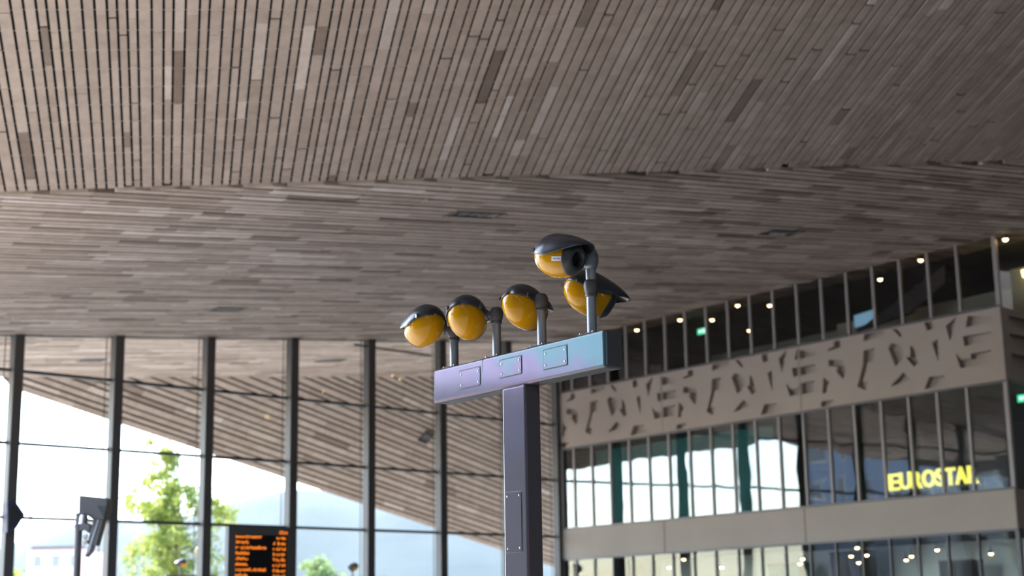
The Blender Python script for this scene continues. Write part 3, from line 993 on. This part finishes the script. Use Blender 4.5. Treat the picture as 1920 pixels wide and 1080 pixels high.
def spotlight(label, xs, yball, lamp_px, dY, ax, cast=True, neck=None):
    b = stem_base(xs, 650)
    zb = z_at(b, yball)
    root = empty('eye_spotlight', Vector((b.x, b.y, ZT)), label, 'lamp', 'spotlights on the lamp mast')
    ball = Vector((b.x, b.y, zb))
    if neck is None:
        mb = MB(); mb.tube(Vector((b.x, b.y, ZT - .005)), ball - Z * .03, .0345, n=20)
        part(mb, 'stem', M['stem'], root, auto=True)
        mb = MB(); mb.obox(Vector((b.x, b.y, ZT)) - F * .09 - W * .065, F * .18, W * .13, Z * .008)
        fl = part(mb, 'foot_plate', M['knuckle'], root, bevel=.003, seg=1)
        for k in (-1, 1):
            for j in (-1, 1):
                mb = MB(); mb.lathe(Vector((b.x, b.y, ZT + .008)) + F * .07 * k + W * .048 * j, Z, [(0, .011), (.009, .011), (.012, .006), (.012, 0)], 8)
                part(mb, 'bolt', M['bolt'], fl, auto=True)
        mb = MB(); mb.lathe(ball, Z, [(-.075, .0), (-.075, .036), (-.07, .042), (-.055, .043), (-.05, .040), (-.03, .048), (0, .0525), (.025, .05), (.045, .042), (.055, .03), (.058, 0)], 24)
        part(mb, 'knuckle', M['knuckle'], root, auto=True)
    else:
        zlo = z_at(b, neck)
        mb = MB(); mb.tube(Vector((b.x, b.y, zlo)), ball - Z * .03, .037, n=20)
        part(mb, 'neck', M['stem'], root, auto=True)
        mb = MB(); mb.lathe(ball, Z, [(-.072, .0), (-.07, .038), (-.045, .05), (-.01, .0575), (.03, .056), (.06, .045), (.085, .03), (.095, 0)], 24)
        part(mb, 'knuckle', M['ballgrey'], root, smooth=True)
    Lc = depth(lamp_px[0], lamp_px[1], b.y + dY)
    ax = Vector(ax)
    mw, res = spot_parts(root, Lc, ax)
    mb = MB(); dirv = (Lc - ball)
    mb.tube(ball, ball + dirv.normalized() * (dirv.length - SR * .55), .031, .034, n=14)
    o = part(mb, 'arm', M['knuckle'], root, auto=True)
    mb = MB(); d_ = dirv.normalized(); k = dirv.length - SR * 1.12
    mb.tube(ball + d_ * k, ball + d_ * (k + .035), .043, n=14)
    part(mb, 'collar', M['knuckle'], root, auto=True)
    return root, mw
spotlight('yellow eye-shaped spotlight at the left-hand end of the mast beam, turned outwards', 852, 622, (797.5, 611), 0.02, (-.42, .80, -.28))
spotlight('yellow eye-shaped spotlight seen from behind, second along the beam from the end lamp', 932, 590, (876, 595), .05, (.16, .90, -.34))
spotlight('yellow eye-shaped spotlight half hidden by its own stem, its beak pointing past the stem', 1016.5, 565, (982, 576), .13, (.52, .74, -.36))
spotlight('yellow eye-shaped spotlight in profile behind the tallest stem, its dark beak pointing right', 1110.5, 538, (1104, 551), .20, (.88, .20, -.50))
_, mw5 = spotlight('topmost yellow eye-shaped spotlight whose dark lens faces into the hall', 1111, 487, (1047, 481), -.04, (.72, -.66, -.27), neck=536)
# small printed label on the topmost lamp
top_root = [o for o in bpy.data.objects if o.name.startswith('eye_spotlight')][-1]
inv = mw5.inverted()
Lc5 = mw5.translation
def on_shell(x, y):
    """picture point -> point on the lamp shell in its own space"""
    o = inv @ CAM; d = (inv.to_3x3() @ ray(x, y))
    A = Vector((1 / 1.62 if True else 1, 1, 1))
    best = None
    for ex in (1.28, 1.62):
        oo = Vector((o.x / ex, o.y, o.z)); dd = Vector((d.x / ex, d.y, d.z))
        a = dd.dot(dd); b = 2 * oo.dot(dd); c = oo.dot(oo) - 1
        D = b * b - 4 * a * c
        if D > 0:
            t = (-b - math.sqrt(D)) / (2 * a); P = o + d * t
            if (ex == 1.28) == (P.x < 0): best = P
    return best
def patch(x0, x1, y0, y1, off, nx=6, ny=3):
    mb = MB(); vs = []
    for j in range(ny + 1):
        for i in range(nx + 1):
            p = on_shell(x0 + (x1 - x0) * i / nx, y0 + (y1 - y0) * j / ny)
            if p is None: return None
            g = Vector((p.x / 1.9, p.y, p.z)).normalized()
            vs.append(mw5 @ (p + g * off))
    fs = [(j * (nx + 1) + i, j * (nx + 1) + i + 1, (j + 1) * (nx + 1) + i + 1, (j + 1) * (nx + 1) + i) for j in range(ny) for i in range(nx)]
    return mb.add(vs, fs)
pm = patch(1034, 1053, 480.5, 489.5, .006)
if pm:
    st = part(pm, 'sticker', M['sticker'], top_root, fix=False)
    for xa, xb in ((1037.5, 1042), (1043.5, 1045.5), (1046.5, 1050)):
        p2 = patch(xa, xb, 483.6, 486.2, .010, 2, 1)
        if p2: part(p2, 'print', M['ink'], st, fix=False)

# ------------------------------------------------------------------ far lamp masts outside (same kind)
def far_mast(P, rz, label, lamps):
    e = empty('lamp_mast', P, label, 'lamp post')
    X = Vector((math.cos(rz), math.sin(rz), 0)); Y = Vector((-math.sin(rz), math.cos(rz), 0))
    ztop = P.z + 3.3
    mb = MB(); mb.obox(P - X * .14 - Y * .07, X * .28, Y * .14, Z * 3.05); part(mb, 'post', M['knuckle'], e, bevel=.01)
    mb = MB(); mb.obox(P - X * 1.0 - Y * .08 + Z * 3.04, X * 2.0, Y * .16, Z * .26); part(mb, 'beam', M['knuckle'], e, bevel=.01)
    for i, (s, zl, ax, lb) in enumerate(lamps):
        b = P + X * s + Z * 3.3
        r = empty('eye_spotlight', b, lb, 'lamp')
        mb = MB(); mb.tube(b - Z * .005, b + Z * zl, .034, n=10); part(mb, 'stem', M['knuckle'], r)
        mb = MB(); mb.lathe(b + Z * zl, Z, [(-.05, 0), (-.05, .04), (0, .052), (.05, .04), (.055, 0)], 12); part(mb, 'knuckle', M['knuckle'], r, smooth=True)
        Lc = b + Z * zl + Y * -.19
        spot_parts(r, Lc, Vector(ax))
        mb = MB(); mb.tube(b + Z * zl, Lc + Y * .05, .03, n=10); part(mb, 'arm', M['knuckle'], r)
Pm = depth(358, 1078, 58.0)
far_mast(Vector((Pm.x, Pm.y, Pm.z - 3.3)), R(35), 'distant lamp mast outside the glass wall in front of the tree',
         [(-.42, .42, (-.6, -.4, -.3), 'small distant yellow spotlight outside, in front of the leafy tree'),
          (.25, .85, (.5, .6, -.2), 'small distant grey-hooded spotlight outside beside a steel post')])
Pm = depth(676, 1082, 58.0)
far_mast(Vector((Pm.x, Pm.y, Pm.z - 3.3)), R(20), 'distant lamp mast outside the glass wall near the round shrub',
         [(-.3, .35, (-.5, -.5, -.3), 'small distant yellow spotlight outside near the round shrub')])

# ------------------------------------------------------------------ floodlight on its pole, left
YF = 24.0
def fl(x, y, dy=0.): return depth(x, y, YF + dy)
pp = fl(147, 1000)
fld = empty('floodlight', Vector((pp.x, pp.y, 0)), 'dark grey hooded floodlight on a slim pole beside a steel post of the glass wall', 'lamp')
mb = MB(); mb.tube(Vector((pp.x, pp.y, 0)), Vector((pp.x, pp.y, fl(147, 962).z)), .055, n=16); part(mb, 'pole', M['mullion'], fld, auto=True)
hood = [fl(153, 930), fl(206, 935), fl(205, 952), fl(199, 975), fl(176, 973), fl(165, 966), fl(152, 965)]
mb = MB(); mb.prism([p + Vector((0, -.14, 0)) for p in hood], Vector((0, .32, 0))); part(mb, 'hood', M['board_frame'], fld, bevel=.012)
mb = MB(); mb.prism([p + Vector((0, -.155, 0)) for p in (fl(187, 949), fl(205, 951), fl(199, 972))], Vector((0, .02, 0))); part(mb, 'shaded_underside', M['transom'], fld)  # dark wedge painting the hood's shaded underside
arm = [fl(141, 986), fl(146, 962), fl(155, 960), fl(160, 978), fl(172, 984), fl(168, 1000), fl(158, 993), fl(144, 998)]
mb = MB(); mb.prism([p + Vector((0, -.05, 0)) for p in arm], Vector((0, .12, 0))); part(mb, 'bracket', M['knuckle'], fld, bevel=.008)
body = [fl(178, 972), fl(197, 974), fl(183, 1023), fl(178, 1022), fl(164, 1022)]
mb = MB(); mb.prism([p + Vector((0, -.11, 0)) for p in [fl(179, 973), fl(197, 975), fl(184, 1024), fl(167, 1020)]], Vector((0, .22, 0))); part(mb, 'lamp_body', M['knuckle'], fld, bevel=.01)
mb = MB(); mb.prism([p + Vector((0, -.125, 0)) for p in [fl(187, 975), fl(190, 975), fl(172, 1034), fl(163, 1044)]], Vector((0, .25, 0))); part(mb, 'reflector_rim', M['stem'], fld)
for a, b in (((160, 968), (168, 975)), ((158, 977), (168, 982))):
    A = fl(*a); B = fl(*b)
    mb = MB(); mb.lathe((A + B) / 2 + Vector((0, -.2, 0)), (0, 0, 1), [(-.035, .0), (-.035, .07), (.035, .05), (.035, 0)], 14); part(mb, 'fastener', M['bolt'], fld, auto=True)
for yy in (1006, 1016):
    A = fl(168, yy)
    mb = MB(); mb.lathe(A + Vector((0, -.13, 0)), (-1, 0, -.3), [(0, 0), (0, .035), (.06, .035), (.06, 0)], 10); part(mb, 'fastener', M['bolt'], fld, auto=True)

# dark loudspeaker on the outermost post
YG = hit(14, 965, C0 - NG * .35, nG)
sp = empty('loudspeaker', YG, 'dark navy wedge-shaped loudspeaker fixed to the outermost steel post', 'loudspeaker')
def gp(x, y): return hit(x, y, C0 - NG * .32, nG)
mb = MB(); mb.prism([gp(4, 942), gp(20, 940), gp(38, 966), gp(22, 992), gp(4, 1000)], -NG * .3)
part(mb, 'cabinet', mat('navy_cabinet', (.03, .035, .075), .5), sp, bevel=.02)
mb = MB(); mb.prism([gp(8, 950), gp(18, 949), gp(29, 966), gp(19, 984), gp(8, 990)], -NG * .012)
o = part(mb, 'grille', M['transom'], sp); o.location = -NG * .30

# ------------------------------------------------------------------ departure board
BY = 30.0
bl, br = depth(429, 985.5, BY - .15), depth(546, 990, BY + .75)
Xb = (br - bl); Xb.z = 0
bw = Xb.length; Xb.normalize()
Nb = Xb.cross(Z)                              # towards the viewer
zt = (bl.z + br.z) / 2
bd = empty('departure_board', Vector((bl.x, bl.y, 0)) + Xb * bw / 2, 'dark grey departure board with rows of glowing orange text in front of the glass wall', 'display board')
B0 = Vector((bl.x, bl.y, 0))
HB = 1.75
mb = MB(); mb.obox(B0 + Z * (zt - HB), Xb * bw, -Nb * .14, Z * HB); part(mb, 'housing', M['board_frame'], bd, bevel=.012)
u = bw / 117.0                                # one picture pixel on the board
mb = MB(); mb.obox(B0 + Xb * (13 * u) + Z * (zt - HB + .08) + Nb * .002, Xb * (96 * u), -Nb * .004, Z * (HB - .08 - 13 * u)); part(mb, 'screen', M['screen'], bd)
for s in (.15, .85):
    mb = MB(); mb.obox(B0 + Xb * (bw * s - .04) - Nb * .03, Xb * .08, -Nb * .08, Z * (zt - HB + .02)); part(mb, 'leg', M['board_frame'], bd)
rr = random.Random(11)
def led_row(k, x0, x1, yc, h=5.6):
    """a line of lit dot-matrix cells, pixel units from the board's top left"""
    mb = MB(); x = x0
    while x < x1 - .8:
        cw = rr.uniform(1.6, 2.4); hh = h * rr.choice((.72, .72, 1., .8)); dz = 0 if rr.random() < .8 else .5
        P = B0 + Xb * (x * u) + Z * (zt - (yc + h / 2 - dz) * u) + Nb * .003
        nb = 3
        for r_ in range(nb):
            if rr.random() < .86:
                mb.obox(P + Z * (hh * u * r_ / nb), Xb * (min(cw, x1 - x) * .86 * u), Nb * .004, Z * (hh * u / nb * .80))
        x += cw
    if mb.v: part(mb, 'text_row', M['orange_led'], bd, fix=False)
ends = [62, 38.5, 70, 38.5, 36.5, 36.5, 70, 36.5, 69, 60, 50, 66, 40, 70, 38]
for k, e_ in enumerate(ends):
    yc = 16 + 8.72 * k
    led_row(k, 13, e_, yc)
    if k > 0: led_row(k, 82.5, 87, yc + 1)
    led_row(k, 88.5, 96.5, yc + 1.2)
    led_row(k, 98, 107, yc + 1.2)
led_row(99, 94, 110, 8)

# ------------------------------------------------------------------ outside: hill, trees, houses, street pole
def hill():
    mb = MB(); vs = []; nx, ny = 60, 14
    rh = random.Random(4)
    for j in range(ny + 1):
        for i in range(nx + 1):
            x = -420 + 640 * i / nx; y = 520 + 300 * j / ny
            px = 960 + FPX * x / 640
            t = max(0, 1 - abs(px - 620) / 1500)
            h = 60 * (t ** .8) * math.sin(math.pi * min(1, (j + .0) / ny)) * (1 + .05 * math.sin(i * .9) + .03 * rh.uniform(-1, 1))
            vs.append((x, y, h - .3))
    fs = [(j * (nx + 1) + i, j * (nx + 1) + i + 1, (j + 1) * (nx + 1) + i + 1, (j + 1) * (nx + 1) + i) for j in range(ny) for i in range(nx)]
    mb.add(vs, fs)
    return tag(mb.build('hill', M['hill'], smooth=True), 'pale hazy green hill far beyond the glass wall', 'hill', kind='structure')
hill()

def tree(P, h, crown, lm, nleaf, size, label, seed, trunk=.13):
    rt_ = random.Random(seed)
    e = empty('tree', P, label, 'tree')
    mb = MB()
    top = P + Z * h * .9
    k = 6; prev = P; pr = trunk
    for i in range(1, k + 1):
        q = P + (top - P) * (i / k) + Vector((rt_.uniform(-.1, .1), rt_.uniform(-.1, .1), 0)); r1 = trunk * (1 - .85 * i / k)
        mb.tube(prev, q, pr, r1, 8, cap=False); prev = q; pr = r1
    part(mb, 'trunk', M['bark'], e, smooth=True)
    clumps = []
    for (cx, cy, cz, rx, rz, n) in crown:
        for _ in range(n):
            while True:
                a = Vector((rt_.uniform(-1, 1), rt_.uniform(-1, 1), rt_.uniform(-1, 1)))
                if .3 < a.length < 1: break
            clumps.append((P + Vector((cx + a.x * rx, cy + a.y * rx, cz + a.z * rz)), rt_.uniform(.28, .55)))
    mbb = MB()
    for c, r in clumps[::3]:
        z0 = max(h * .12, (c.z - P.z) - 1.0); s0 = P + Z * min(z0, h * .85)
        mbb.tube(s0, c, .035, .012, 5, cap=False)
    part(mbb, 'branch', M['bark'], e)
    mb = MB()
    for _ in range(nleaf):
        c, r = rt_.choice(clumps)
        p = c + Vector((rt_.gauss(0, r * .55), rt_.gauss(0, r * .55), rt_.gauss(0, r * .5)))
        d = Vector((rt_.uniform(-1, 1), rt_.uniform(-1, 1), rt_.uniform(-1, .4))).normalized()
        s = d.orthogonal().normalized(); s.rotate(Matrix.Rotation(rt_.uniform(0, 6.28), 3, d))
        L = size * rt_.uniform(.6, 1.2); wv = L * .38
        nrm = d.cross(s) * (L * .08)
        mb.add([p, p + d * L * .5 + s * wv + nrm, p + d * L, p + d * L * .5 - s * wv + nrm], [(0, 1, 2, 3)], 0, rt_.random())
    tag(part(mb, 'foliage', lm, e, fix=False), kind='stuff')
    return e
Pt = depth(330, 1100, 84.0); Pt.z = 0
tree(Pt, 13.0, [(-1.2, 0, 10.6, 1.0, 1.4, 14), (-.8, 0, 8.3, 1.9, 1.7, 40), (.5, 0, 7.2, 2.6, 1.8, 46), (-.6, 0, 5.0, 2.4, 1.5, 30), (1.2, 0, 4.6, 2.0, 1.4, 18), (0, 0, 3.2, 2.3, 1.0, 20)], M['leaf'], 15000, .20,
     'tall leafy yellow-green tree outside behind the steel posts', 21)
Pt = depth(600, 1100, 110.0); Pt.z = 0
tree(Pt, 6.6, [(0, 0, 4.6, 1.6, 1.3, 26), (.9, 0, 3.8, 1.6, 1.0, 18), (-.3, 0, 5.8, .8, .7, 8)], M['leaf_blue'], 5000, .24, 'small soft green tree outside with its crown just above the frame edge', 22)
Pt = depth(8, 1100, 70.0); Pt.z = 0
tree(Pt, 4.9, [(.1, 0, 3.6, 1.0, .9, 18)], M['leaf'], 2600, .2, 'small bush outside next to the outermost steel post', 23)

# street pole outside
Ps = depth(54, 1050, 66.0); Ps.z = 0
e = empty('street_lamp', Ps, 'thin grey street lamp pole outside between two steel posts', 'street lamp')
zt_ = depth(54, 915, 66.0).z
mb = MB(); mb.tube(Ps, Ps + Z * zt_, .09, .05, 10); part(mb, 'pole', mat('galvanised', (.5, .55, .6), .4, .6), e)
mb = MB(); mb.obox(Ps + Z * (zt_ - .04) - Vector((.08, .08, 0)), Vector((.6, 0, 0)), Vector((0, .16, 0)), Z * .1); part(mb, 'lamp_head', M['bolt'], e, bevel=.02)

def house(P, wx, dy, h, m, rows, cols, label, rz=0., name='building'):
    e = empty(name, P, label, 'building')
    X = Vector((math.cos(rz), math.sin(rz), 0)); Y = Vector((-math.sin(rz), math.cos(rz), 0))
    mb = MB(); mb.obox(P - X * wx / 2, X * wx, Y * dy, Z * h); part(mb, 'walls', m, e)
    mb = MB(); mb.obox(P - X * (wx / 2 + .2) - Y * .2 + Z * h, X * (wx + .4), Y * (dy + .4), Z * .3); part(mb, 'roof', M['trim'], e)
    cw, rh_ = wx / cols, h / rows
    for i in range(cols):
        for j in range(rows):
            q = P - X * wx / 2 + X * (cw * (i + .22)) + Z * (rh_ * (j + .25)) - Y * .03
            mb = MB(); mb.obox(q, X * cw * .56, Y * .05, Z * rh_ * .55); f = part(mb, 'window', M['cream'], e)
            mb = MB(); mb.obox(q + X * .1 + Z * .1 - Y * .01, X * (cw * .56 - .2), Y * .02, Z * (rh_ * .55 - .2)); part(mb, 'pane', M['pane'], f)
Ph_ = depth(103, 1090, 150.0); Ph_.z = 0
house(Ph_, 5.2, 8, depth(103, 1030, 150).z, M['pink'], 4, 3, 'pale pink brick house far outside, low behind the street lamp pole')
house(Vector((-112, 46, 0)), 22, 14, 21, M['blueglass'], 5, 8, 'blue-grey office building mirrored in the shop windows', R(90))
house(Vector((-64, 17, 0)), 40, 12, 9.6, M['stoneclad'], 3, 10, 'unseen dark stone-clad building added to darken the mirror image in the lower mast post', R(84))  # unseen block put here to darken the reflection in the post
